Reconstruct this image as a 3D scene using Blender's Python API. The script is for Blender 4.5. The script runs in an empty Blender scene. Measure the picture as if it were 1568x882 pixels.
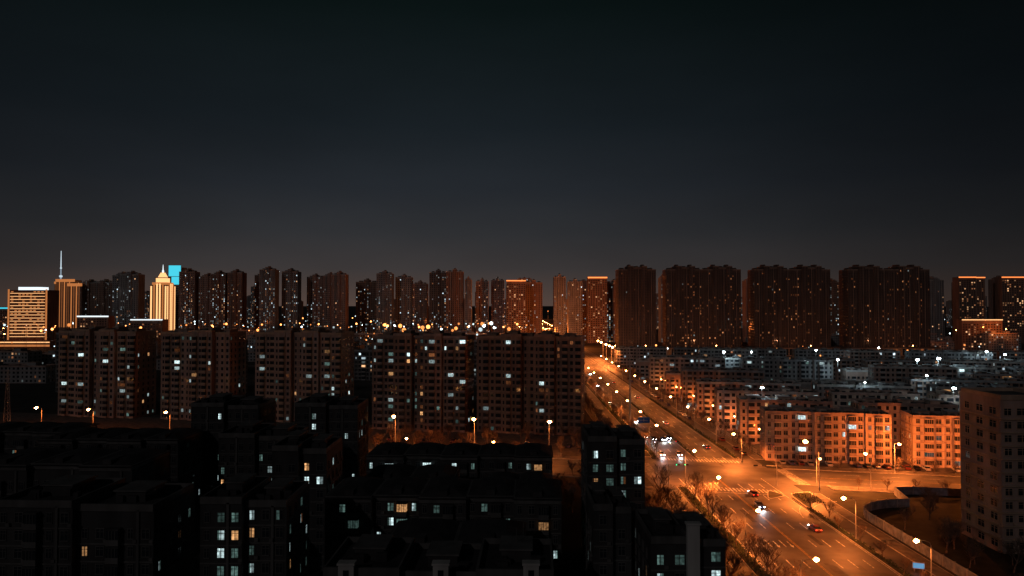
import bpy, math, random
from mathutils import Vector, Matrix
R=random.Random(7)
scn=bpy.context.scene
scn.view_settings.view_transform='Standard'
try: scn.view_settings.look='None'
except Exception: pass
scn.view_settings.exposure=0
# ---------------------------------------------------------------- materials
def newmat(n):
    m=bpy.data.materials.new(n); m.use_nodes=True
    nt=m.node_tree; nt.nodes.clear()
    out=nt.nodes.new('ShaderNodeOutputMaterial'); return m,nt,out
def surf(name,c,rough=.85,var=.25,scale=.35,c2=None,metal=0,spec=.3,streak=False,bump=0):
    m,nt,out=newmat(name); L=nt.links
    b=nt.nodes.new('ShaderNodeBsdfPrincipled')
    b.inputs['Roughness'].default_value=rough; b.inputs['Metallic'].default_value=metal
    b.inputs['Specular IOR Level'].default_value=spec
    tc=nt.nodes.new('ShaderNodeTexCoord'); mp=nt.nodes.new('ShaderNodeMapping')
    mp.inputs['Scale'].default_value=(1,1,.15) if streak else (1,1,1)
    n=nt.nodes.new('ShaderNodeTexNoise'); n.inputs['Scale'].default_value=scale; n.inputs['Detail'].default_value=6
    r=nt.nodes.new('ShaderNodeValToRGB')
    c2=c2 or tuple(x*(1-var*1.6) for x in c)
    r.color_ramp.elements[0].position=.32; r.color_ramp.elements[0].color=(*c2,1)
    r.color_ramp.elements[1].position=.68; r.color_ramp.elements[1].color=(*[min(1,x*(1+var)) for x in c],1)
    L.new(tc.outputs['Object'],mp.inputs[0]); L.new(mp.outputs[0],n.inputs['Vector'])
    L.new(n.outputs['Fac'],r.inputs[0]); L.new(r.outputs[0],b.inputs['Base Color'])
    L.new(b.outputs[0],out.inputs[0]); return m
def emit(name,c,s,island=False,lo=.15):
    m,nt,out=newmat(name); e=nt.nodes.new('ShaderNodeEmission')
    e.inputs[0].default_value=(*c,1); e.inputs[1].default_value=s
    if island:
        g=nt.nodes.new('ShaderNodeNewGeometry'); mr=nt.nodes.new('ShaderNodeMapRange')
        pw=nt.nodes.new('ShaderNodeMath'); pw.operation='POWER'; pw.inputs[1].default_value=1.7
        mr.inputs[3].default_value=lo*s; mr.inputs[4].default_value=s*1.35
        tc=nt.nodes.new('ShaderNodeTexCoord'); n=nt.nodes.new('ShaderNodeTexNoise'); n.inputs['Scale'].default_value=1.7; n.inputs['Detail'].default_value=3
        m2=nt.nodes.new('ShaderNodeMapRange'); m2.inputs[1].default_value=.35; m2.inputs[2].default_value=.65; m2.inputs[3].default_value=.4; m2.inputs[4].default_value=1.4
        mu=nt.nodes.new('ShaderNodeMath'); mu.operation='MULTIPLY'
        nt.links.new(g.outputs['Random Per Island'],pw.inputs[0]); nt.links.new(pw.outputs[0],mr.inputs[0])
        nt.links.new(tc.outputs['Object'],n.inputs['Vector']); nt.links.new(n.outputs['Fac'],m2.inputs[0])
        nt.links.new(mr.outputs[0],mu.inputs[0]); nt.links.new(m2.outputs[0],mu.inputs[1]); nt.links.new(mu.outputs[0],e.inputs[1])
    nt.links.new(e.outputs[0],out.inputs[0])
    m.cycles.emission_sampling='NONE'
    return m
glass=surf('window_glass',(.02,.025,.03),.12,.1,spec=.5)
cool=emit('lit_window_cool',(.70,.93,.95),1.1,True)
warm=emit('lit_window_warm',(1.0,.50,.20),.85,True)
dimc=emit('lit_window_dim_cool',(.45,.80,.72),.16,True,lo=.3)
dimw=emit('lit_window_dim_warm',(1.0,.34,.12),.16,True,lo=.3)
fcool=emit('far_window_cool',(.70,.90,1.0),1.4,True,lo=.15)
fwarm=emit('far_window_warm',(1.0,.52,.25),1.2,True,lo=.15)
fdimc=emit('far_window_dim_cool',(.66,.80,.80),.30,True,lo=.3)
fdimw=emit('far_window_dim_warm',(1.0,.38,.16),.30,True,lo=.3)
hwarm=emit('highrise_window_warm',(1.0,.38,.14),.6,True,lo=.1)
hdim=emit('highrise_window_dim_warm',(1.0,.30,.10),.19,True,lo=.25)
roofm=surf('roof_concrete',(.10,.10,.10),.9,.3,.2)
roofd=surf('roof_bitumen',(.035,.035,.036),.9,.35,.2)
w_brown=surf('render_brown',(.26,.17,.13),.85,.22,.25,streak=True)
w_brown2=surf('stone_trim_tan',(.42,.30,.22),.85,.18,.3,streak=True)
w_dark=surf('brick_dark',(.12,.075,.06),.85,.2,.3,streak=True)
w_dark2=surf('stone_trim_dark',(.30,.20,.155),.85,.2,.3,streak=True)
w_cream=surf('render_cream',(.50,.38,.30),.85,.22,.3,streak=True)
w_pink=surf('render_pink',(.36,.26,.22),.85,.2,.25,streak=True)
w_grey=surf('render_grey',(.28,.28,.28),.85,.2,.3,streak=True)
w_lgrey=surf('concrete_light',(.42,.42,.40),.85,.2,.3,streak=True)
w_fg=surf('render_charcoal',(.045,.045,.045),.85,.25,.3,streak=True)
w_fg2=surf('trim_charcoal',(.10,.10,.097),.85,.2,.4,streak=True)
asphalt=surf('asphalt',(.07,.066,.064),.62,.38,.16,spec=.5)
asphalt2=surf('asphalt_side',(.06,.058,.056),.65,.35,.14,spec=.5)
paving=surf('paving',(.11,.10,.09),.85,.3,.5)
kerbm=surf('kerb_stone',(.38,.36,.33),.85,.2,1)
paint=surf('road_paint',(.45,.45,.42),.6,.5,1.2)
paint_y=surf('road_paint_yellow',(.42,.27,.06),.6,.4,1.5)
groundm=surf('earth',(.030,.030,.027),.95,.35,.05)
soil=surf('soil_grass',(.040,.040,.026),.95,.4,.4)
parkm=surf('park_grass',(.018,.020,.013),.95,.45,.3)
metal=surf('lamp_pole_metal',(.35,.35,.34),.5,.1,1,metal=.3)
bark=surf('bark',(.16,.115,.085),.9,.3,2)
leafm=surf('hedge_leaves',(.05,.065,.03),.8,.4,1.2)
rubber=surf('tyre',(.03,.03,.03),.9,.1)
lamp_o=emit('sodium_lens',(1.0,.36,.09),60)
lamp_oc=emit('sodium_bulb',(1.0,.72,.40),90)
lamp_far=emit('distant_sodium',(1.0,.32,.08),8,True,lo=.06)
lamp_farw=emit('distant_white_lamp',(.75,.95,1.0),9,True,lo=.06)
lamp_w=emit('white_lens',(.8,.95,1.0),80)
sign_warm=emit('facade_strip_warm',(1.0,.50,.20),1.5)
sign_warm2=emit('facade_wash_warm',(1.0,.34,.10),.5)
sign_cyan=emit('led_screen_cyan',(.08,.75,.95),.9)
sign_or=emit('roofline_neon_orange',(1.0,.25,.06),1.7)
sign_wh=emit('roofline_neon_white',(.85,.95,1),1.2)
red_l=emit('red_light',(1,.04,.02),4); green_l=emit('green_light',(.05,1,.4),5)
sign_blue=surf('sign_blue',(.02,.10,.35),.5,.1)
# ---------------------------------------------------------------- mesh builder
class MB:
    def __init__(s): s.v=[];s.f=[];s.m=[]
    def quad(s,a,b,c,d,m):
        i=len(s.v); s.v+= [tuple(a),tuple(b),tuple(c),tuple(d)]; s.f.append((i,i+1,i+2,i+3)); s.m.append(m)
    def poly(s,pts,m):
        i=len(s.v); s.v+=[tuple(p) for p in pts]; s.f.append(tuple(range(i,i+len(pts)))); s.m.append(m)
    def hexa(s,p,m):
        i=len(s.v); s.v+=[tuple(q) for q in p]
        for f in ((3,2,1,0),(4,5,6,7),(0,1,5,4),(1,2,6,5),(2,3,7,6),(3,0,4,7)):
            s.f.append(tuple(i+k for k in f)); s.m.append(m)
    def box(s,x0,x1,y0,y1,z0,z1,m):
        s.hexa([(x0,y0,z0),(x1,y0,z0),(x1,y1,z0),(x0,y1,z0),(x0,y0,z1),(x1,y0,z1),(x1,y1,z1),(x0,y1,z1)],m)
    def obox(s,o,U,N,u0,u1,n0,n1,z0,z1,m):
        def P(u,n,z): return (o[0]+U[0]*u+N[0]*n,o[1]+U[1]*u+N[1]*n,z)
        s.hexa([P(u0,n1,z0),P(u1,n1,z0),P(u1,n0,z0),P(u0,n0,z0),P(u0,n1,z1),P(u1,n1,z1),P(u1,n0,z1),P(u0,n0,z1)],m)
    def oquad(s,o,U,N,u0,u1,n,z0,z1,m):
        def P(u,z): return (o[0]+U[0]*u+N[0]*n,o[1]+U[1]*u+N[1]*n,z)
        s.quad(P(u0,z0),P(u1,z0),P(u1,z1),P(u0,z1),m)
    def tube(s,pts,rad,m,seg=6,cap=True):
        i0=len(s.v)
        for k,(p,r) in enumerate(zip(pts,rad)):
            p=Vector(p); q=Vector(pts[min(k+1,len(pts)-1)])-Vector(pts[max(k-1,0)])
            q.normalize(); a=q.orthogonal().normalized() if abs(q.z)<.95 else Vector((1,0,0)); b=q.cross(a).normalized(); a=b.cross(q)
            for j in range(seg):
                t=2*math.pi*j/seg; s.v.append(tuple(p+a*math.cos(t)*r+b*math.sin(t)*r))
        for k in range(len(pts)-1):
            for j in range(seg):
                a0=i0+k*seg+j; a1=i0+k*seg+(j+1)%seg
                s.f.append((a0,a1,a1+seg,a0+seg)); s.m.append(m)
        if cap:
            s.f.append(tuple(i0+(len(pts)-1)*seg+j for j in range(seg))); s.m.append(m)
    def ball(s,c,r,m,sx=1,sz=1):
        i=len(s.v); n=8
        rings=[math.radians(a) for a in (-55,-20,20,55)]
        s.v.append((c[0],c[1],c[2]-r*sz))
        for a in rings:
            for j in range(n):
                t=2*math.pi*j/n; s.v.append((c[0]+r*sx*math.cos(a)*math.cos(t),c[1]+r*math.cos(a)*math.sin(t),c[2]+r*sz*math.sin(a)))
        s.v.append((c[0],c[1],c[2]+r*sz))
        for j in range(n): s.f.append((i,i+1+(j+1)%n,i+1+j)); s.m.append(m)
        for k in range(3):
            for j in range(n):
                a0=i+1+k*n+j;a1=i+1+k*n+(j+1)%n; s.f.append((a0,a1,a1+n,a0+n)); s.m.append(m)
        b=i+1+3*n; t=i+1+4*n
        for j in range(n): s.f.append((b+j,b+(j+1)%n,t)); s.m.append(m)
    def mesh(s,name,mats):
        me=bpy.data.meshes.new(name); me.from_pydata(s.v,[],s.f)
        for m in mats: me.materials.append(m)
        me.polygons.foreach_set('material_index',s.m); me.update(); return me
    def obj(s,name,mats,loc=(0,0,0),rz=0):
        return addobj(name,s.mesh(name,mats),loc,rz)
def addobj(name,me,loc=(0,0,0),rz=0,sc=1):
    o=bpy.data.objects.new(name,me); scn.collection.objects.link(o)
    o.location=loc; o.rotation_euler=(0,0,rz); o.scale=(sc,sc,sc); return o
def light(parent,kind,loc,power,col,rad=.3,size=165,blend=.5):
    l=bpy.data.lights.new('lamp_light',kind); l.energy=power; l.color=col; l.shadow_soft_size=rad
    if kind=='SPOT': l.spot_size=math.radians(size); l.spot_blend=blend
    o=bpy.data.objects.new('lamp_light',l); scn.collection.objects.link(o); o.location=loc
    if parent: o.parent=parent
    return o
# ---------------------------------------------------------------- buildings
# slots 0 wall 1 trim 2 glass 3 cool 4 warm 5 dimcool 6 dimwarm 7 roof 8 accent
def pick(rr,wt):
    t=rr.random()*sum(w for _,w in wt)
    for k,w in wt:
        t-=w
        if t<=0: return k
    return wt[-1][0]
def facade(mb,o,U,N,width,z0,z1,st,pitch,p,wt,rr,pier=.3,band=.2,detail=1,balc=(),wfrac=.5):
    n=max(1,int(round(width/pitch))); pw=width/n; fl=max(1,int((z1-z0)/st))
    colb=[rr.random()**1.6*1.3 for _ in range(n)]
    for c in range(n):
        uc=(c+.5)*pw; isb=(c%5 in balc) and n>2
        ww=pw*(wfrac if c%3 else wfrac*.7)
        colp=p*(.2+1.5*colb[c])
        for k in range(fl):
            z=z0+k*st
            if z+2.6>z1: break
            lit=rr.random()<colp*(1 if fl<25 else (1.5-1.2*k/fl))
            m=pick(rr,wt) if lit else 2
            if isb and detail:
                mb.obox(o,U,N,uc-pw*.42,uc+pw*.42,.0,1.1,z+.0,z+1.0,1)
                mb.obox(o,U,N,uc-pw*.40,uc+pw*.40,.0,1.02,z+1.0,z+2.55,m)
                mb.obox(o,U,N,uc-pw*.44,uc+pw*.44,.0,1.16,z+2.55,z+2.8,0)
                if detail>1:
                    for q in (-.2,0,.2): mb.obox(o,U,N,uc+pw*q-.04,uc+pw*q+.04,1.03,1.09,z+1.0,z+2.55,1)
            else:
                h=1.55
                if detail>1:
                    m2=m; zt=z+.95+h
                    if lit and rr.random()<.35: m2=rr.choice((2,5,6,m))
                    mb.oquad(o,U,N,uc-ww/2,uc,.03,z+.95,zt,m)
                    mb.oquad(o,U,N,uc,uc+ww/2,.03,z+.95,zt,m2)
                    if lit and rr.random()<.5:   # half-drawn curtain
                        a=uc-ww/2 if rr.random()<.5 else uc+ww*.22
                        mb.oquad(o,U,N,a,a+ww*.28,.032,z+.95,zt,5 if m!=4 else 6)
                    mb.obox(o,U,N,uc-.045,uc+.045,.035,.10,z+.95,z+.95+h,1)
                    mb.obox(o,U,N,uc-ww/2,uc+ww/2,.036,.08,z+.95+h*.68,z+.95+h*.68+.07,1)
                    mb.obox(o,U,N,uc-ww/2-.1,uc+ww/2+.1,.0,.18,z+.82,z+.95,1)
                    mb.obox(o,U,N,uc-ww/2-.1,uc+ww/2+.1,.0,.12,z+.951+h,z+1.08+h,1)
                    mb.obox(o,U,N,uc-ww/2-.09,uc-ww/2,.0,.11,z+.951,z+.949+h,1)
                    mb.obox(o,U,N,uc+ww/2,uc+ww/2+.09,.0,.11,z+.951,z+.949+h,1)
                else:
                    mb.oquad(o,U,N,uc-ww/2,uc+ww/2,.03,z+.95,z+.95+h,m)
                if detail and rr.random()<.3:
                    mb.obox(o,U,N,uc+ww/2+.12,uc+ww/2+.75,.0,.42,z+.3,z+.85,1)
        if pier and c and not isb and (c%2==0):
            mb.obox(o,U,N,c*pw-.22,c*pw+.22,0,pier,z0,z1-.05,1)
    if band:
        step=1 if detail else 3
        for k in range(0,fl,step):
            mb.obox(o,U,N,.03,width-.03,0,band,z0+k*st-.12,z0+k*st+.14,1)
def building(name,x0,y0,w,dep,H,rz=0,segs=((1,0,0),),st=3.0,pitch=3.2,p=.1,wt=((3,1),),wall=None,trim=None,
             pier=.3,band=.2,detail=1,balc=(),hip=0,crown=2.6,seed=0,podium=0,roof=None,accent=None,wfrac=.5,sides=True,z00=0.):
    rr=random.Random(seed*7919+int(abs(x0)*13)+int(y0))
    mb=MB(); tot=sum(s[0] for s in segs); u=0
    for i,(fw,off,dh) in enumerate(segs):
        sw=w*fw/tot; top=H+dh
        mb.box(u,u+sw,-off,dep-abs(off)*.3-i*.004,0,top,0)
        facade(mb,(u,-off),(1,0),(0,-1),sw,z00,top,st,pitch,p,wt,rr,pier,band,detail,balc if off>=0 else (),wfrac)
        for (a,b,c,d) in ((u+.02,u+sw-.02,-off-.25,-off+.1),(u+.02,u+sw-.02,dep-.8,dep-.5)):
            mb.box(a,b,c,d,top-.3,top+.9,1)
        mb.box(u+.03,u+.3,-off+.1,dep-.8,top-.1,top+.88,1); mb.box(u+sw-.3,u+sw-.03,-off+.1,dep-.8,top-.1,top+.87,1)
        mb.box(u+.3,u+sw-.3,-off+.12,dep-.82,top,top+.03,7)
        if crown and not hip:
            cw=min(sw*.4,6); cx=u+sw*.5-cw/2; ch=crown
            mb.box(cx,cx+cw,dep*.3,dep*.75,top,top+ch,0); mb.box(cx-.3,cx+cw+.3,dep*.3-.3,dep*.75+.3,top+ch,top+ch+.25,1)
            if detail and rr.random()<.5:
                mb.tube([(cx+cw*.5,dep*.5,top+ch+.2),(cx+cw*.5,dep*.5,top+ch+2.4)],[.06,.04],1,4)
            if detail:
                for _ in range(4):
                    a=u+rr.uniform(.1,.8)*sw; b=rr.uniform(.15,.3)*dep; mb.box(a,a+rr.uniform(.8,2),b,b+rr.uniform(.6,1.2),top+.035,top+rr.uniform(.6,1.5),7)
        u+=sw
    if sides:
        facade(mb,(0,dep-.6),(0,-1),(-1,0),dep-.8,z00,H,st,pitch*1.3,p*.6,wt,rr,0,band,min(detail,2),(),wfrac*.7)
        facade(mb,(w,0.2),(0,1),(1,0),dep-.8,z00,H,st,pitch*1.3,p*.6,wt,rr,0,band,min(detail,2),(),wfrac*.7)
    if hip:
        n=len(segs); u=0
        for i,(fw,off,dh) in enumerate(segs):
            sw=w*fw/tot; t=H+dh; e=.7
            a=(u-e*.5,-off-e,t+.6+.02*i);b=(u+sw+e*.5,-off-e,t+.6+.02*i);c=(u+sw+e*.5,dep+e,t+.6+.02*i);d=(u-e*.5,dep+e,t+.6+.02*i)
            k=min(sw*.3,3.2); A=(u+k,-off+dep*.25,t+.6+hip*.8);B=(u+sw-k,-off+dep*.25,t+.6+hip*.8);C=(u+sw-k,dep*.75,t+.6+hip);D=(u+k,dep*.75,t+.6+hip)
            mb.hexa([a,b,c,d,A,B,C,D],7)
            mb.box(u+sw*.5-.9,u+sw*.5+.9,-off+.4,dep*.3,t+.7,t+1.9,0)
            u+=sw
    if podium:
        mb.box(-6,w+6,-8,dep,0,podium,1); mb.box(-6.5,w+6.5,-8.5,dep+.2,podium,podium+.8,0)
        for k in range(int((w+10)/4)):
            mb.oquad((-5,-8),(1,0),(0,-1),k*4+.3,k*4+3.4,.03,.8,podium-1,6 if rr.random()<.4 else 2)
    lits=[fcool,hwarm,fdimc,hdim] if podium else ([fcool,fwarm,fdimc,fdimw] if y0>=470 else [cool,warm,dimc,dimw])
    return mb.obj(name,[wall or w_brown,trim or w_brown2,glass]+lits+[roof or roofm,accent or sign_warm],(x0,y0,0),rz)

RZ=-math.atan(.2)
CW=((3,6),(5,3),(4,3),(6,2))
S5=((1,.0,0),(.8,1.6,1.0),(.5,-.8,0),(.8,1.6,1.0),(1,0,0))
for i,(x,y,w,H,p) in enumerate(((-236,356,46,43,.19),(-177,345,38,43,.16),(-128,341,46,43,.19),(-65,318,45,42.5,.22),(-16,311,47.5,42.5,.05))):
    building('apartment_tower',x,y,w,15,H,RZ,S5 if i!=1 else S5[:3],3.0,2.6,p,((3,7),(5,5),(4,3),(6,3)),
             w_brown if i>2 else w_pink,w_brown2 if i<3 else (w_dark2 if i==4 else w_pink),.35,.16,1,(1,3),seed=i+1,crown=1.8,wfrac=.44)
for i,(x,y,w,H) in enumerate(((-300,450,42,38),(-205,440,30,34),(-150,420,24,28),(-82,400,18,34),(-285,560,60,26),(-120,520,50,22),(-40,490,55,22),(-200,620,60,24),(-60,620,60,24))):
    building('apartment_block',x,y,w,14,H,RZ,((1,0,0),(1,1,0)),3,3,.2,CW,w_fg2,w_grey,.3,.15,1,(2,),seed=20+i)
WT=((6,8),(4,2),(5,.3))
for i,(x0,x1) in enumerate(((119,161),(173,256),(271,356),(376,467))):
    n=1 if i==0 else 2; sg=()
    for k in range(n): sg+=((.9,0,-2.5),(.55,1.8,1.2),(.8,.4,-.5),(.55,1.8,1.2),(.9,0,-2.5))
    building('residential_high_rise',x0,763,x1-x0,22,98,0,sg,3.0,2.6,(.02,.19,.10,.11)[i],WT,w_dark,w_dark2,.9,0,0,(),seed=40+i,podium=9,wfrac=.42)
Drow=[255,286,317,350,386,425,468,515,566,620]
for r,D in enumerate(Drow):
    k=0; x=94+(R.uniform(-1,2) if r else 0)
    while x<94+min(330,D*.78):
        w=43 if (r==0 and k==0) else R.choice((36,44,50,56))
        y=D-.2*(x-94)+(R.uniform(-2,3) if r>1 else 0)
        if not (r==0 and x>200) and not (r>4 and R.random()<.12):
            sg=tuple((1,.0 if q%2 else .9,0) for q in range(5 if w>40 else 3))
            wl,tr=(w_cream,w_pink) if r<3 else R.choice(((w_grey,w_lgrey),(w_pink,w_lgrey),(w_dark2,w_grey),(w_grey,w_grey)))
            building('apartment_block',x,y,w,11.5,17.4 if r<4 else 17.4+R.choice((-3,0,0,3)),RZ,sg,2.9,2.9,.06 if r==0 else .10,((3,5),(4,2),(6,3),(5,3)),
                     wl,tr,.0,.18,2 if r==0 else 1,(1,),seed=60+r*7+k,crown=1.6,roof=roofd if r else roofm)
        x+=w+R.choice((6,6,9)) if r else w+6; k+=1
FG=[
 (16.5,150,12.5,14,27.5,.40,0),(22.5,113,12.5,14,18.5,.75,0),(14.5,124,7,12,20.5,.20,0),
 (-40,190,51,13,15.5,.36,1.6),(-38,141,48,13,18.0,.36,1.5),(-27,100,33,12,18.5,.15,0),
 (-93,200,19,15,27.5,.10,0),(-63,200,18,15,27.5,.25,0),(-126,184,37,14,21,.12,1.4),
 (-52,150,11.5,14,25.5,.75,0),(-52,116,14,13,24,.55,0),(-86,116,26,14,23.5,.08,0),(-114,147,34,14,23,.10,1.4),(-73,172,18,14,24,.25,0),
 (-162,205,30,14,19,.08,1.4),(-150,165,32,14,18,.08,1.4),(-36,168,22,12,14.5,.25,1.6),(-6,166,16,12,13,.25,1.6),(-22,120,24,12,15.5,.2,1.6)]
for i,(x,y,w,d,H,p,hp) in enumerate(FG):
    n=max(1,int(w/9)); sg=tuple((1,.0 if q%2 else 1.3,(0 if q%2 else .9) if not hp else 0) for q in range(n if n>1 else 2))
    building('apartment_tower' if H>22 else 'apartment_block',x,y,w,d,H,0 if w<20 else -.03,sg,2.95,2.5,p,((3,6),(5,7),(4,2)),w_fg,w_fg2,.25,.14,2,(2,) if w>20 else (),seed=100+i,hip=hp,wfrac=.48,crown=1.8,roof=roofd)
mb=MB()
for x in (-24.6,-11.2,1.6):
    mb.box(x,x+2.2,97.4,98.6,0,21.0,0); mb.box(x-.15,x+2.35,97.2,98.7,21.0,21.3,0)
    for k in range(7): mb.box(x+.7,x+1.5,97.34,97.39,1.5+k*2.95,2.6+k*2.95,1)
mb.obj('stair_shafts',[w_lgrey,glass])
mb=MB(); mb.box(28.2,30.2,110.6,111.5,0,22.4,0); mb.box(28,30.4,110.4,111.6,22.4,22.7,0); mb.obj('stair_shaft',[w_lgrey])
building('apartment_tower',114,160,40,14.5,35.8,0,((1,0,0),(1,1.2,0),(1,0,0)),3.1,3.4,.0,((5,1),),w_pink,w_brown2,.25,.45,2,(),seed=200,crown=0,wfrac=.7)
# --- skyline
sky=[(-612,-554,103),(-509,-454,108),(-454,-377,108),(-377,-324,110),(-321,-244,103),(-244,-209,97),(-207,-154,107),(-154,-129,97),(-127,-72,107),(-72,-58,99),(-57,-9,98),(-9,46,91),(61,106,99),(106,141,95),(141,168,91),(222,236,100),(350,371,94),(487,514,93),(640,701,96),(703,771,96),(-680,-615,92)]
for i,(a,b,H) in enumerate(sky):
    n=max(1,round((b-a)/27)); ww=(b-a)/n
    for k in range(n):
        warmb=i in(10,18,19,12)
        building('residential_high_rise',a+k*ww+R.uniform(0,1.5),1045+R.uniform(-35,25),ww-R.uniform(1.5,5),18,H-R.choice((0,0,2,4,7)),0,
          ((1,0,-2),(.6,1.5,1.5),(1,0,-2)),3.0,3.0,(.26,.16,.08,.28,.20,.24)[(i*3+k)%6] if not warmb else .16,((3,4),(4,3),(5,9),(6,5)) if not warmb else ((3,1),(4,3),(5,2),(6,6)),
          (w_grey,w_pink,w_brown)[i%3],(w_lgrey,w_brown2)[i%2],.5,0,0,(),seed=300+i*5+k,wfrac=.42,sides=False)
for i in range(46):
    a=-1180+i*52+R.uniform(-10,10)
    if 40<a<90: continue
    building('residential_high_rise',a,1560+R.uniform(-90,120),R.uniform(22,40),18,R.uniform(62,112) if a>-640 else R.uniform(60,85),0,((1,0,0),(.7,1.5,1.5),(1,0,0)),3.0,3.2,R.uniform(.1,.34),((3,3),(4,4),(5,5),(6,5)),w_grey,w_pink,.5,0,0,(),seed=500+i,sides=False,wfrac=.5)
for i in range(110):
    y=R.uniform(480,1000); x=R.uniform(-.8,.82)*y
    if -30<x<115: continue
    if x>90 and x<90+y*.8 and y<790: continue
    if x<-20 and y<640 and x>-320: continue
    building('apartment_block',x,y,R.uniform(30,60),13,R.choice((9,12,15,18,18,21)),R.choice((RZ,0,.1)),((1,0,0),(1,.8,0)),3,3.2,.14,((3,2),(4,3),(5,3),(6,5)),w_grey,w_pink,.0,.2,0,(),seed=700+i,sides=True)
# --- left landmarks
mb=MB()
mb.box(0,27,0,27,0,88,0)
for (o,U,N) in (((0,0),(1,0),(0,-1)),((27,0),(0,1),(1,0))):
    for k in range(6):
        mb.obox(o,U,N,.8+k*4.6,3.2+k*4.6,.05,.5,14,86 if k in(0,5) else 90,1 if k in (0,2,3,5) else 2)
    for k in range(24): mb.obox(o,U,N,.3,26.7,.02,.25,12+k*3.1,12.7+k*3.1,0)
mb.box(2,25,2,25,88,92,2); mb.box(6,21,6,21,92,99,1); mb.box(4.8,22.2,4.8,22.2,99,100.2,0)
mb.hexa([(8,8,100.2),(19,8,100.2),(19,19,100.2),(8,19,100.2),(11,11,108),(16,11,108),(16,16,108),(11,16,108)],1)
mb.tube([(13.5,13.5,108),(13.5,13.5,111),(13.5,13.5,121)],[1.6,1.0,.3],3,6); mb.ball((13.5,13.5,110.5),1.8,3)
mb.box(-28,30,-14,10,0,12,0); mb.box(-27,29,-14.3,-14.1,3,5,1); mb.box(-27,-6,-14.4,-14.1,7,11,3)
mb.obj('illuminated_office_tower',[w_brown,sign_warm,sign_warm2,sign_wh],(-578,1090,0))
mb=MB(); mb.box(0,22,0,20,0,119,0); mb.box(1,21,-.6,-.1,104,122,1); mb.box(6,22.5,-.9,-.62,90,103,1)
for k in range(28): mb.box(.5,21.5,-.3,-.05,3+k*3.6,4.6+k*3.6,2)
mb.obj('office_tower',[w_grey,sign_cyan,glass],(-577,1145,0))
mb=MB()
mb.tube([(0,0,0),(0,0,60),(0,0,150),(0,0,175)],[14,7,3.6,3],0,10); mb.ball((0,0,178),7,1,1,.8); mb.tube([(0,0,183),(0,0,215)],[2.6,2.4],0,8)
mb.ball((0,0,214),4,1); mb.tube([(0,0,217),(0,0,250),(0,0,290)],[2.4,2.0,1.3],1,6)
for k in range(3):
    t=2.1*k; mb.tube([(28*math.cos(t),28*math.sin(t),0),(5*math.cos(t),5*math.sin(t),90)],[3,2],0,6)
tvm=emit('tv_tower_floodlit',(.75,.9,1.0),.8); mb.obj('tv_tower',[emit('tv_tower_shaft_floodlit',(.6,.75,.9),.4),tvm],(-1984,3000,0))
mb=MB()
mb.box(0,52,0,24,0,76,0)
for k in range(15):
    z=14+k*4.1; mb.box(3,49,-.5,-.05,z,z+.6,1)
    for j in range(9):
        if R.random()<.45: mb.box(4+j*5,7+j*5,-.3,-.06,z+1.5,z+3.0,2)
for j in (0,50): mb.box(j,j+2,-.6,-.05,10,77,2)
mb.box(12,40,2,20,76,80,3); mb.box(-12,66,-14,20,0,9,0); mb.box(-11.5,65.5,-14.5,-14.1,7,8.2,1); mb.box(-11.5,65.5,-14.5,-14.1,2,4.5,2)
mb.obj('hotel_building',[w_dark,sign_warm,sign_warm2,sign_wh],(-668,905,0))
for i,(x,w,H,y) in enumerate(((-735,30,96,1100),(-708,24,90,1110),(-690,22,88,1060),(-1010,60,80,1400),(-905,50,100,1350))):
    mb=MB(); mb.box(0,w,0,18,0,H,0)
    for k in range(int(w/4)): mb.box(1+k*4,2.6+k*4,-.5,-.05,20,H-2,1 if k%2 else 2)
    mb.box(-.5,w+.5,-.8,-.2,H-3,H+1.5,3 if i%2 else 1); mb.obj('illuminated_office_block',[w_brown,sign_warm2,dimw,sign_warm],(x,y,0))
for i,(x0,x1,y,z,m,hh) in enumerate(((112,140,1005,97,sign_or,1.6),(655,680,1000,97,sign_or,1.0),(684,700,1010,97,sign_or,1.0),(718,765,1000,97,sign_or,1.0),(560,610,850,38,sign_warm,.7),(-760,-690,1000,52,sign_cyan,1.5),(-560,-520,880,42,sign_wh,1.3),(-8,20,1000,92,sign_or,1.2),(-480,-440,860,38,sign_wh,1.0))):
    mb=MB(); mb.box(x0,x1,y,y+15,0,z,0); mb.box(x0-.3,x1+.3,y-.6,y-.1,z-hh,z+.4,1)
    for k in range(int(z/3)-1):
        for j in range(int((x1-x0)/3.5)):
            q=R.random(); mb.oquad((x0,y),(1,0),(0,-1),j*3.5+.8,j*3.5+2.6,.04,1+k*3,2.6+k*3,2 if q<.78 else (3 if q<.9 else 4))
    mb.obj('neon_topped_building',[w_brown,m,glass,fdimw,fwarm])
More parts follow.
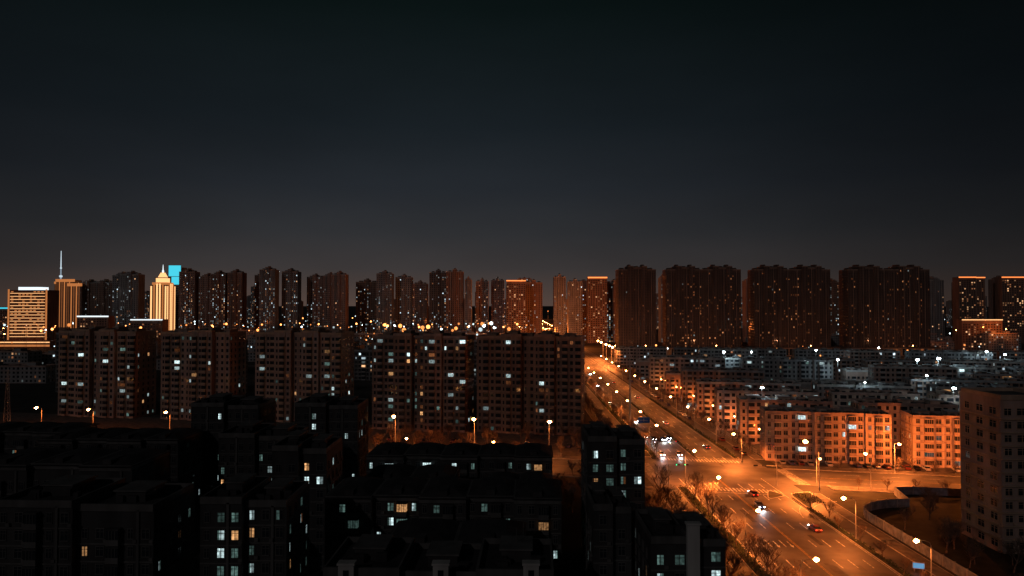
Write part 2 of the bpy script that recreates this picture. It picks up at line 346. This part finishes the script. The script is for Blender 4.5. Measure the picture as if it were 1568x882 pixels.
# ---------------------------------------------------------------- ground & roads
def sheet(name,pts,z,m):
    mb=MB(); mb.poly([(x,y,z) for x,y in pts],0); return mb.obj(name,[m])
sheet('ground',[(-9000,-500),(9000,-500),(9000,16000),(-9000,16000)],0,groundm)
CR=lambda x:245-.2*(x-20)
def rectx(x0,x1,h0,h1): return [(x0,CR(x0)+h0),(x1,CR(x1)+h0),(x1,CR(x1)+h1),(x0,CR(x0)+h1)]
sheet('avenue',[(45,60),(90,60),(90,4500),(45,4500)],.02,asphalt)
sheet('cross_street',rectx(-420,420,-11,11),.03,asphalt2)
sheet('far_cross_street',[(-500,628),(700,628),(700,648),(-500,648)],.03,asphalt2)
c=CR(68)
def strip(name,x0,x1,y0,y1,top,mt):
    mb=MB(); mb.box(x0+.18,x1-.18,y0+.18,y1-.18,.0,.15,0)
    mb.box(x0,x1,y0,y0+.18,0,.14,1);mb.box(x0,x1,y1-.18,y1,0,.14,1);mb.box(x0,x0+.18,y0+.18,y1-.18,0,.14,1);mb.box(x1-.18,x1,y0+.18,y1-.18,0,.14,1)
    return mb.obj(name,[mt,kerbm])
for (ya,yb) in ((60,c-18),(c+20,622),(654,3500)):
    strip('planted_separator',52,55,ya,yb,.15,soil)
    strip('planted_separator',83,85,ya,yb-(12 if ya==60 else 0),.15,soil)
    strip('pavement',40,45,ya,yb,.15,paving); strip('pavement',90,94,ya,yb-(8 if ya==60 else 0),.15,paving)
strip('median',68.4,69.8,c+22,622,.15,soil); strip('median',68.4,69.8,654,3500,.15,soil)
def strip_cs(x0,x1,h0,h1,mt,name):
    mb=MB(); a=rectx(x0,x1,h0,h1)
    mb.hexa([(*p,0) for p in a]+[(*p,.15) for p in a],0)
    b=rectx(x0,x1,h0-.2,h0-.01); mb.hexa([(*p,0) for p in b]+[(*p,.16) for p in b],1)
    b=rectx(x0,x1,h1+.01,h1+.2); mb.hexa([(*p,0) for p in b]+[(*p,.16) for p in b],1)
    mb.obj(name,[mt,kerbm])
strip_cs(-420,39,11,15,paving,'pavement'); strip_cs(-420,39,-15,-11,paving,'pavement')
strip_cs(95,420,11,15,paving,'pavement'); strip_cs(100,420,-15,-11,paving,'pavement')
def island(pts,name='traffic_island'):
    mb=MB(); n=len(pts); cx=sum(p[0] for p in pts)/n; cy=sum(p[1] for p in pts)/n
    mb.poly([(x,y,.16) for x,y in pts],1)
    mb.poly([(cx+(x-cx)*.86,cy+(y-cy)*.86,.20) for x,y in pts],0)
    for k in range(n):
        a=pts[k];b=pts[(k+1)%n]; mb.quad((*a,0),(*b,0),(*b,.16),(*a,.16),1)
    mb.obj(name,[soil,kerbm])
def rounded(tri,r=.3,n=5):
    out=[]
    for k in range(len(tri)):
        p0=Vector(tri[k-1]);p1=Vector(tri[k]);p2=Vector(tri[(k+1)%len(tri)])
        a=p1+(p0-p1)*r; b=p1+(p2-p1)*r
        for j in range(n+1):
            t=j/n; q=a*(1-t)**2+p1*2*t*(1-t)+b*t*t; out.append((q.x,q.y))
    return out
island(rounded([(75.5,203),(79.5,214),(83,207)])); island(rounded([(83.5,192),(84.2,210),(93,212)],.25))
island(rounded([(47,262),(53,258),(53,272)],.25)); 
mb=MB()
def dash(x,y0,y1,w=.14,m=0,on=5,off=8):
    y=y0
    while y<y1:
        if not(c-17<y<c+19 or 626<y<650): mb.poly([(x-w,y,.034),(x+w,y,.034),(x+w,y+on,.034),(x-w,y+on,.034)],m)
        y+=on+off
for x in (58.6,62.0,65.4,72.6,76,79.4): dash(x,60,1500)
for x in (55.4,82.6): dash(x,60,1500,.09,0,11.9,.1)
for x in (68.0,68.35): dash(x,60,c-18,.08,1,11.9,.1)
dash(48.5,60,900,.1)
for yb,hh in ((c-23,4),(c+17,4)):
    x=56
    while x<82.5:
        yy=yb-.2*(x-68)
        mb.poly([(x,yy,.036),(x+.42,yy-.09,.036),(x+.42,yy-.09+hh,.036),(x,yy+hh,.036)],0); x+=1.1
for y in (c-25.2,c+23): mb.poly([(55.5,y+2.5,.037),(82.5,y-2.7,.037),(82.5,y-2.4,.037),(55.5,y+2.8,.037)],0)
for xb in (46,92):
    h=-10
    while h<10:
        mb.poly([(xb,CR(xb)+h,.04),(xb+3.6,CR(xb+3.6)+h,.04),(xb+3.6,CR(xb+3.6)+h+.42,.04),(xb,CR(xb)+h+.42,.04)],0); h+=1.1
for x in list(range(-400,38,12))+list(range(100,400,12)):
    for h in (-5.5,5.5): 
        a=rectx(x,x+5,h-.1,h+.1); mb.poly([(*p,.042) for p in a],0)
    a=rectx(x,x+12,-.1,.1); mb.poly([(*p,.042) for p in a],1)
for x in (57,60.3,63.7,67):
    for y in (165,c+50):
        mb.poly([(x-.12,y,.038),(x+.12,y,.038),(x+.12,y+3,.038),(x-.12,y+3,.038)],0); mb.poly([(x-.45,y,.039),(x+.45,y,.039),(x,y-1.6,.039)],0)
for (cx,cy,r,a0,a1) in ((98,184,16,100,175),(98,184,19,100,175)):
    for k in range(18):
        t0=math.radians(a0+(a1-a0)*k/18);t1=math.radians(a0+(a1-a0)*(k+.9)/18)
        mb.poly([(cx+r*math.cos(t0),cy+r*math.sin(t0)*1.1,.044),(cx+(r+.25)*math.cos(t0),cy+(r+.25)*math.sin(t0)*1.1,.044),(cx+(r+.25)*math.cos(t1),cy+(r+.25)*math.sin(t1)*1.1,.044),(cx+r*math.cos(t1),cy+r*math.sin(t1)*1.1,.044)],0)
mb.obj('road_markings',[paint,paint_y])
mb=MB()
for q in range(60):
    x=R.uniform(56,80); y=R.uniform(120,520)
    w=R.uniform(.8,2.8); l=R.uniform(2,16); z=.0245+q*.0001; mb.poly([(x,y,z),(x+w,y,z),(x+w,y+l,z),(x,y+l,z)],R.choice((0,1)))
mb.obj('asphalt_patches',[surf('asphalt_new',(.035,.034,.034),.6,.3,.5),surf('asphalt_old',(.105,.10,.095),.8,.3,.5)])
sheet('park_ground',[(95,60),(300,60),(300,CR(300)-15.3),(101,CR(101)-15.3),(95,CR(95)-24)],.015,parkm)
sheet('compound_ground',[(95,CR(95)+15.3),(420,CR(420)+15.3),(460,620),(95,620)],.012,paving)
sheet('forecourt',[(-300,CR(-300)+15.3),(39,CR(39)+15.3),(39,306),(-300,372)],.012,paving)
mb=MB(); pts=[(95.2,y) for y in range(120,184,4)]
for k in range(9):
    t=k/8*math.pi/2; pts.append((95.2+18*(1-math.cos(t)),184+12*math.sin(t)))
pts+=[(x,CR(x)-15.6-(2 if x<120 else 0)) for x in (116,122,150,200)]
for (a,b) in zip(pts,pts[1:]):
    d=Vector((b[0]-a[0],b[1]-a[1])); l=d.length; d/=l; n=(-d.y,d.x)
    mb.obox(a,(d.x,d.y),n,0.1,l-.1,-.08,.08,0,2.3,0); mb.obox(a,(d.x,d.y),n,-.12,.12,-.15,.15,0,2.6,1); mb.obox(a,(d.x,d.y),n,.1,l-.1,-.12,.12,2.3,2.42,1)
mb.obj('boundary_wall',[surf('hoarding_panels',(.16,.18,.22),.6,.3,.8),w_grey])
mb=MB()
for y in range(int(c)+30,600,3):
    mb.box(94.3,94.4,y,y+.1,0,1.8,0); mb.box(94.32,94.38,y+.1,y+3,1.6,1.66,0); mb.box(94.32,94.38,y+.1,y+3,.3,.36,0)
    for q in range(1,6): mb.box(94.33,94.36,y+q*.5,y+q*.5+.04,.36,1.6,0)
mb.obj('railing_fence',[metal])
# ---------------------------------------------------------------- street lamps
def lampmesh(arm=2.6,h=10.5,double=False):
    mb=MB(); mb.tube([(0,0,0),(0,0,.8),(0,0,.82),(0,0,h-1)],[.19,.19,.13,.08],0,8)
    for s in ((1,-1) if double else (1,)):
        mb.tube([(0,0,h-1.2),(s*.25,0,h-.5),(s*arm*.5,0,h-.1),(s*arm,0,h+.05)],[.07,.065,.055,.05],0,6)
        x=s*(arm+.35); mb.box(x-.55,x+.55,-.2,.2,h-.02,h+.16,0); mb.ball((x,0,h-.12),.55,1,1.1,.6); mb.ball((x,0,h-.26),.3,2)
    return mb.mesh('street_lamp',[metal,lamp_o,lamp_oc])
LM=lampmesh(); LM2=lampmesh(2.2,10.5,True)
OC=(1.0,.215,.036)
def lamp(x,y,rz=0,P=9000,me=LM,off=2.95,sc=1,kind='SPOT',size=158,blend=.35):
    o=addobj('street_lamp',me,(x,y,.1),rz,sc)
    if P: light(o,kind,(off if me is LM else 0,0,9.6),P,OC,.25,size,blend)
    return o
for k,(y,P) in enumerate(((128,8000),(158,14000),(188,27000))): lamp(53.6,y,0,P); 
for k,(y,P) in enumerate(((138,6000),(168,15000))): lamp(84,y,math.pi,P,size=158)
lamp(95.3,213,math.pi*.75,105000,sc=1.4,size=145); lamp(56,CR(56)-16,0,38000,size=150); lamp(83.8,CR(84)+18,math.pi,38000,size=150); lamp(98.5,222,-math.pi/2,14000,sc=.8)
y=268; k=0
while y<610:
    lamp(53.6,y,0,(11000,5000,12000)[k%3]); lamp(84,y+14,math.pi,(8000,4500)[k%2],kind='SPOT',size=168); y+=34; k+=1
for y in (612,632,655,690,716): lamp(52,y,0,60000,sc=1.3,size=158); lamp(96,y+5,math.pi,65000,sc=1.8,size=156)
for y in range(780,2600,80):
    lamp(53.6,y,0,0,sc=1.3); lamp(84,y+30,math.pi,0,sc=1.3)
for y in (900,1080,1300,1600,2000,2500): 
    o=lamp(68.9,y,0,0,LM2); light(o,'POINT',(0,0,14),260000,OC,.5)
for x in (-46,-14.5,14): lamp(x,CR(x)+12.5,-math.pi/2,9000,sc=1.35,size=166)
for x in (-46,-14.5,14): lamp(x+8,CR(x+8)-12.2,math.pi/2,4000,size=150,sc=.9) if x<14 else None
for x in (-240,-208,-182,-145,-112,-80): lamp(x,CR(x)+12.5,-math.pi/2,7000,sc=1.2,size=168)
for x in (131,165,196): lamp(x,CR(x)+12.2,-math.pi/2,26000,kind='POINT')
for x in (112,147): lamp(x,CR(x)-12.2,math.pi/2,26000,size=140)
for D in Drow[1:7]: lamp(100,D-11,math.pi/2,2600,sc=.7,kind='POINT')  # extra lamps added between the rows to brighten the block ends
mb=MB(); mb.tube([(0,0,0),(0,0,3.2)],[.07,.05],0,6); mb.box(-.5,.5,-.22,.1,3.2,3.75,0); mb.ball((0,-.26,3.48),.55,1,1.2,.6); FLM=mb.mesh('roof_floodlight',[metal,lamp_w])
CC=(.60,.86,1.0)
def flood(x,y,z,P=4500,sc=1): 
    o=addobj('roof_floodlight',FLM,(x,y,z),0,sc); light(o,'POINT',(0,-1.2,3.6),P,CC,.3); return o
for (x,y,P,s) in ((108,296,1800,1.2),(154,497,5000,1.5),(208,437,3000,1.3),(251,424,6000,1.6),(268,430,6000,1.7),(353,509,4000,1.4),(187,290,2500,1.3),(350,486,3000,1.2),(118,392,900,.8),(182,520,2000,1),(300,560,4000,1.2),(240,540,2500,1),(215,355,1500,.9),(170,330,900,.7)):
    flood(x,y,17.6,P,s)
mb=MB(); mb.tube([(0,0,0),(0,0,4)],[.2,.15],0,6); mb.box(-.7,.7,-.4,.4,4,4.7,0); mb.ball((0,.2,4.9),.45,1); PF=mb.mesh('facade_fill_lamp',[metal,lamp_o])
for (x,P) in ((108,14000),(140,5000),(214,9000),(313,9000),(420,8000)):  # invented lamps, added to warm the high-rise fronts
    o=addobj('facade_fill_lamp',PF,(x,716,9)); light(o,'POINT',(0,.5,5.5),P,(1.0,.40,.18),.5)
for (x,y,P) in ((-640,860,2e4),(-400,915,1e4),(-150,915,1e4),(10,915,8e3),(600,830,1.5e4),(-520,700,1e4),(520,800,1.2e4)):  # invented lamps, added to put orange light on the distant facades
    o=addobj('facade_fill_lamp',PF,(x,y,22)); light(o,'POINT',(0,-.5,6),P,OC,.5)
mb=MB()
for i in range(170):
    y=R.uniform(700,1000); x=R.uniform(-.78,.02)*y; z=R.uniform(10,13) if R.random()<.3 else R.uniform(24,33)
    mb.tube([(x,y,0),(x,y,z)],[.15,.1],2,4); mb.ball((x,y,z),R.choice((.4,.5,.6,.8,1.1,1.4,2.3)),0 if R.random()<.72 else 1)
for i in range(46):
    y=R.uniform(560,1000); x=R.uniform(.15,.8)*y; 
    if y<790 and y>740: continue
    z=R.uniform(9,22); mb.tube([(x,y,0),(x,y,z)],[.15,.1],2,4); mb.ball((x,y,z),R.choice((.3,.4,.6,.9)),0 if R.random()<.5 else 1)
for i in range(240):
    y=R.uniform(1100,2600); x=R.uniform(-.8,.8)*y; z=R.uniform(9,40); mb.tube([(x,y,0),(x,y,z)],[.2,.15],2,4); mb.ball((x,y,z),R.uniform(.7,2),0 if R.random()<.7 else 1)
mb.obj('distant_street_lamps',[lamp_far,lamp_farw,metal])
mb=MB(); mb.box(-900,30,938,956,15,16.6,0); mb.box(-900,30,937.6,937.95,15.4,17.6,1)
for x in range(-890,30,36): mb.box(x,x+2.4,944,950,0,15,0)
for x in range(-890,30,26): mb.tube([(x,940,16.6),(x,940,28)],[.14,.08],2,4); mb.ball((x,940,29.0+R.uniform(-1,2)),R.choice((.5,.7,1.2)),3 if R.random()<.8 else 4)
mb.obj('elevated_road',[w_grey,w_lgrey,metal,lamp_far,lamp_farw])
# ---------------------------------------------------------------- trees
def treemesh(seed,h=8):
    rr=random.Random(seed); mb=MB()
    def br(p,d,l,r,lev):
        pts=[p]; q=p.copy(); n=3
        for k in range(n):
            d=(d+Vector((rr.uniform(-.18,.18),rr.uniform(-.18,.18),rr.uniform(-.02,.14)))).normalized()
            q=q+d*l/n; pts.append(q.copy())
        mb.tube(pts,[max(.018,r*(1-.6*k/n)) for k in range(n+1)],0,6 if lev==0 else (4 if lev<3 else 3),False)
        if lev<4:
            for k in range((6,5,4,3)[lev]):
                t=rr.uniform(.35,1.0); i=min(int(t*n),n-1); s=pts[i].lerp(pts[i+1],t*n-i)
                a=rr.uniform(0,6.283); side=Vector((math.cos(a),math.sin(a),rr.uniform(.1,.9)))
                br(s,(d*.75+side*.8).normalized(),l*rr.uniform(.5,.74),r*.5,lev+1)
    br(Vector((0,0,0)),Vector((0,0,1)),h*.48,.18,0)
    return mb.mesh('bare_tree',[bark])
TM=[treemesh(s) for s in range(5)]
def tree(x,y,s=1): addobj('bare_tree',R.choice(TM),(x+R.uniform(-.5,.5),y+R.uniform(-1,1),0),R.uniform(0,6.28),s*R.uniform(.8,1.2))
for y in range(110,205,6): tree(53.5,y,1.1); tree(43.0,y+3,1.15)
for y in range(int(c)+26,600,8): tree(53.5,y,.9); tree(92.5,y+4,1.0); tree(42,y+2,1)
for y in range(130,195,9): tree(84,y,.6)
for x in range(102,240,6): tree(x,CR(x)+13.5,.7)
for x in range(108,200,8): tree(x,CR(x)-13.5,.7)
for x in range(-110,38,8): tree(x,CR(x)+14,.85); 
for x in range(-60,38,9): tree(x,CR(x)-14,.85)
for _ in range(30): tree(R.uniform(100,150),R.uniform(120,195),1)
for _ in range(45): tree(R.uniform(-80,38),R.uniform(268,296),1)
for _ in range(30): tree(R.uniform(100,240),R.uniform(300,520),.9)
for _ in range(22): tree(R.uniform(14,40),R.uniform(170,230),1)
def hedge(x0,x1,y0,y1,h=.8,den=5):
    mb=MB(); n=int((x1-x0)*(y1-y0)*den)
    for _ in range(n):
        p=Vector((R.uniform(x0,x1),R.uniform(y0,y1),R.uniform(.15,h)*(1+.25*math.sin(R.random()*9)))); s=R.uniform(.12,.3)
        a=Vector((R.uniform(-1,1),R.uniform(-1,1),R.uniform(-1,1))).normalized(); b=a.orthogonal()
        mb.quad(p-a*s,p-b*s*.6,p+a*s,p+b*s*.6,0)
    mb.obj('hedge',[leafm])
hedge(52.4,54.6,100,c-20,.9,10); hedge(83.3,84.7,100,195,.7,10); hedge(52.4,54.6,c+22,420,.9,8); hedge(68.5,69.7,c+24,420,.8,8); hedge(83.3,84.7,c+22,420,.8,8); hedge(85,91,199,209,.6,9)
# ---------------------------------------------------------------- cars
def carmesh(col,lit):
    mb=MB(); st=[(-2.25,.78,.72),(-2.15,.86,.88),(-1.5,.9,.95),(-.6,.9,.93),(.8,.9,.92),(1.6,.88,.84),(2.15,.82,.72),(2.28,.72,.6)]
    ring=[]
    for x,hw,zt in st:
        i=len(mb.v); mb.v+=[(x,-hw*.92,.25),(x,-hw,.5),(x,-hw,zt-.12),(x,-hw*.88,zt),(x,hw*.88,zt),(x,hw,zt-.12),(x,hw,.5),(x,hw*.92,.25)]; ring.append(i)
    for a,b in zip(ring,ring[1:]):
        for j in range(8): mb.f.append((a+j,a+(j+1)%8,b+(j+1)%8,b+j)); mb.m.append(0)
    for a in (ring[0],ring[-1]): mb.f.append(tuple(a+j for j in range(8))); mb.m.append(0)
    mb.hexa([(-1.9,-.78,.93),(1.0,-.78,.91),(1.0,.78,.91),(-1.9,.78,.93),(-1.35,-.6,1.40),(.15,-.6,1.42),(.15,.6,1.42),(-1.35,.6,1.40)],1)
    mb.hexa([(-1.38,-.61,1.40),(.18,-.61,1.42),(.18,.61,1.42),(-1.38,.61,1.40),(-1.2,-.54,1.47),(.0,-.54,1.48),(.0,.54,1.48),(-1.2,.54,1.47)],0)
    for s in (-1,1): mb.box(-.62,-.54,s*.70-.09,s*.70+.09,.95,1.41,0)
    for x in (-1.4,1.42):
        for s in (-1,1):
            mb.tube([(x,s*.70,.33),(x,s*.93,.33)],[.33,.33],2,12); mb.tube([(x,s*.931,.33),(x,s*.94,.33)],[.19,.18],5,8)
    for s in (-1,1):
        mb.box(2.16,2.3,s*.62-.17,s*.62+.17,.55,.72,3); mb.box(-2.3,-2.2,s*.62-.16,s*.62+.16,.62,.8,4); mb.box(.55,.75,s*.98-.09,s*.98+.09,.95,1.08,0)
    return mb.mesh('car',[col,glass,rubber,lit[0],lit[1],metal])
hl=emit('headlight',(.9,.97,1),60); tl=emit('tail_light',(1,.05,.02),4); offl=surf('lamp_glass_off',(.5,.5,.5),.2,.1); offr=surf('tail_off',(.3,.02,.02),.3,.1)
paints=[surf('car_paint_%s'%n,cc,.3,.05,spec=.6) for n,cc in (('white',(.6,.6,.6)),('black',(.02,.02,.02)),('silver',(.3,.3,.3)),('red',(.12,.02,.015)),('blue',(.03,.06,.2)))]
CP=[carmesh(p,(offl,offr)) for p in paints]; CL=[carmesh(p,(hl,tl)) for p in paints]
for (x,y,d) in ((60.3,292,-1),(57.2,296,-1),(64,291,-1),(66.8,294,-1),(63.7,262,-1),(57.0,262,-1),(60.2,335,-1),(57,400,-1),(74,330,1),(78,275,1),(73,208,1),(70.5,196,-1),(77.5,176,1),(60,480,-1),(77,420,1),(74.2,500,1),(63.7,560,-1)):
    o=addobj('car',R.choice(CL),(x,y,.04),d*math.pi/2)
    if d<0: l=light(o,'SPOT',(2.6,0,.7),900,(.85,.95,1),.15,80,.6); l.rotation_euler=(0,math.radians(-80),0)
for k in range(26):
    x=-62+k*3.4; 
    if R.random()<.8: addobj('parked_car',R.choice(CP),(x,CR(x)+R.choice((24,33)),.02),math.pi/2+RZ+R.choice((0,math.pi)))
for k in range(40):
    x=98+k*3.1
    if R.random()<.7: addobj('parked_car',R.choice(CP),(x,CR(x)+19.5,.02),math.pi/2+RZ)
for k in range(30):
    if R.random()<.6: addobj('parked_car',R.choice(CP),(88.8,c+28+k*9,.04),math.pi/2)
# ---------------------------------------------------------------- signals, signs, masts
def signal(x,y,rz,arm=7,col=1):
    mb=MB(); mb.tube([(0,0,0),(0,0,6.6)],[.16,.1],0,8); mb.tube([(0,0,6.2),(arm,0,6.6)],[.09,.05],0,6)
    for ax in (arm-.3,arm-3): 
        mb.box(ax-.65,ax+.65,-.12,.12,6.25,6.65,1)
        for q in range(3): mb.ball((ax-.42+q*.42,-.16,6.45),.14,2 if (q==0) else 1)
    mb.obj('traffic_light',[metal,rubber,red_l if col else green_l],(x,y,.1),rz)
signal(54,c+21,0,8,1); signal(84.2,c-17,math.pi,7,0); signal(50,c-16,0,6,0); signal(94,c+9,math.pi/2,6,1)
mb=MB(); mb.tube([(0,0,0),(0,0,7.5)],[.2,.15],0,8); mb.tube([(0,0,6.9),(7,0,6.9)],[.1,.08],0,6); mb.box(2.2,7.2,-.12,.05,5.6,8.2,1); mb.box(2.3,7.1,-.15,-.13,5.7,5.78,2); mb.box(3,6.4,-.15,-.13,6.7,6.85,2); mb.box(4.6,4.75,-.16,-.151,6.0,7.9,2)
g=mb.mesh('overhead_road_sign',[metal,sign_blue,paint]); addobj('overhead_road_sign',g,(53,300,.1)); 
mb=MB(); mb.tube([(0,0,0),(0,0,18),(0,0,36)],[.55,.4,.2],0,8)
for z in (30,33): 
    for k in range(3): t=k*2.1; mb.box(math.cos(t)*.7-.2,math.cos(t)*.7+.2,math.sin(t)*.7-.2,math.sin(t)*.7+.2,z,z+2,1)
mb.obj('telecom_mast',[metal,w_lgrey],(53.6,311,0))
mb=MB()
for k in range(3):
    t=k*2.094; mb.tube([(1.6*math.cos(t),1.6*math.sin(t),0),(.4*math.cos(t),.4*math.sin(t),26)],[.12,.08],0,4)
for z in range(0,26,2):
    r=1.6-1.2*z/26; r2=1.6-1.2*(z+2)/26
    for k in range(3): t=k*2.094;t2=t+2.094; mb.tube([(r*math.cos(t),r*math.sin(t),z),(r2*math.cos(t2),r2*math.sin(t2),z+2)],[.06,.06],0,3)
mb.tube([(0,0,26),(0,0,29)],[.08,.05],1,4)
mb.obj('lattice_mast',[w_lgrey,w_lgrey],(-243,330,0))
mb=MB(); mb.box(0,2.4,0,.3,.6,2.0,0); mb.box(.12,2.28,-.05,-.01,.75,1.85,1); mb.box(.3,.5,.05,.25,0,.6,0); mb.box(1.9,2.1,.05,.25,0,.6,0)
lb=mb.mesh('lightbox_sign',[metal,emit('lightbox_face',(.25,.6,1),.5)]); addobj('lightbox_sign',lb,(86.6,149,.15),-.3); 
# ---------------------------------------------------------------- world, fill sun, camera
w=bpy.data.worlds.new('World'); scn.world=w; w.use_nodes=True; nt=w.node_tree; nt.nodes.clear(); N=nt.nodes.new; L=nt.links.new
out=N('ShaderNodeOutputWorld'); add=N('ShaderNodeAddShader')
sk=N('ShaderNodeTexSky'); sk.sky_type='NISHITA'; sk.sun_disc=False; sk.sun_elevation=math.radians(-6); sk.sun_rotation=math.radians(200)
b0=N('ShaderNodeBackground'); b0.inputs[1].default_value=.004; L(sk.outputs[0],b0.inputs[0])
tc=N('ShaderNodeTexCoord'); sp=N('ShaderNodeSeparateXYZ'); L(tc.outputs['Generated'],sp.inputs[0])
mz=N('ShaderNodeMapRange'); mz.inputs[1].default_value=0; mz.inputs[2].default_value=.5; L(sp.outputs[2],mz.inputs[0])
rp=N('ShaderNodeValToRGB'); L(mz.outputs[0],rp.inputs[0]); cr=rp.color_ramp
stops=[(0,(.085,.056,.046)),(.10,(.043,.0375,.0375)),(.20,(.0265,.0275,.0305)),(.33,(.0160,.0192,.0240)),(.50,(.0085,.0122,.0155)),(.80,(.0030,.0062,.0064)),(1,(.0018,.0036,.0037))]
cr.elements[0].position=0; cr.elements[0].color=(*stops[0][1],1); cr.elements[1].position=1; cr.elements[1].color=(*stops[-1][1],1)
for p,cc in stops[1:-1]: e=cr.elements.new(p); e.color=(*cc,1)
ax=N('ShaderNodeMath'); ax.operation='ADD'; ax.inputs[1].default_value=.12; L(sp.outputs[0],ax.inputs[0])
ab=N('ShaderNodeMath'); ab.operation='ABSOLUTE'; L(ax.outputs[0],ab.inputs[0])
mx=N('ShaderNodeMapRange'); mx.interpolation_type='SMOOTHSTEP'; mx.inputs[1].default_value=.05; mx.inputs[2].default_value=.8; mx.inputs[3].default_value=1.08; mx.inputs[4].default_value=.38; L(ab.outputs[0],mx.inputs[0])
nz=N('ShaderNodeTexNoise'); nz.inputs['Scale'].default_value=2.2; nz.inputs['Detail'].default_value=4; mp=N('ShaderNodeMapping'); mp.inputs['Scale'].default_value=(1,1,3.5); L(tc.outputs['Generated'],mp.inputs[0]); L(mp.outputs[0],nz.inputs['Vector'])
mn=N('ShaderNodeMapRange'); mn.inputs[1].default_value=.3; mn.inputs[2].default_value=.7; mn.inputs[3].default_value=.86; mn.inputs[4].default_value=1.12; L(nz.outputs['Fac'],mn.inputs[0])
mu=N('ShaderNodeMath'); mu.operation='MULTIPLY'; L(mx.outputs[0],mu.inputs[0]); L(mn.outputs[0],mu.inputs[1])
b1=N('ShaderNodeBackground'); L(rp.outputs[0],b1.inputs[0]); L(mu.outputs[0],b1.inputs[1])
L(b0.outputs[0],add.inputs[0]); L(b1.outputs[0],add.inputs[1]); L(add.outputs[0],out.inputs[0])
s=bpy.data.lights.new('facade_fill_sun','SUN'); s.energy=.12; s.angle=math.radians(.5); s.color=(1.0,.86,.86); so=bpy.data.objects.new('facade_fill_sun',s); scn.collection.objects.link(so); so.rotation_euler=(math.radians(62),0,math.radians(-28))  # weak sun added from behind the camera so facades show some form
cam=bpy.data.cameras.new('camera'); cam.sensor_width=36; cam.lens=24; cam.clip_end=20000; cam.clip_start=.5
co=bpy.data.objects.new('camera',cam); scn.collection.objects.link(co); co.location=(0,0,58); co.rotation_euler=(math.radians(90+1.31),0,0)
scn.camera=co
print('objects',len(bpy.data.objects),'polys',sum(len(m.polygons) for m in bpy.data.meshes))
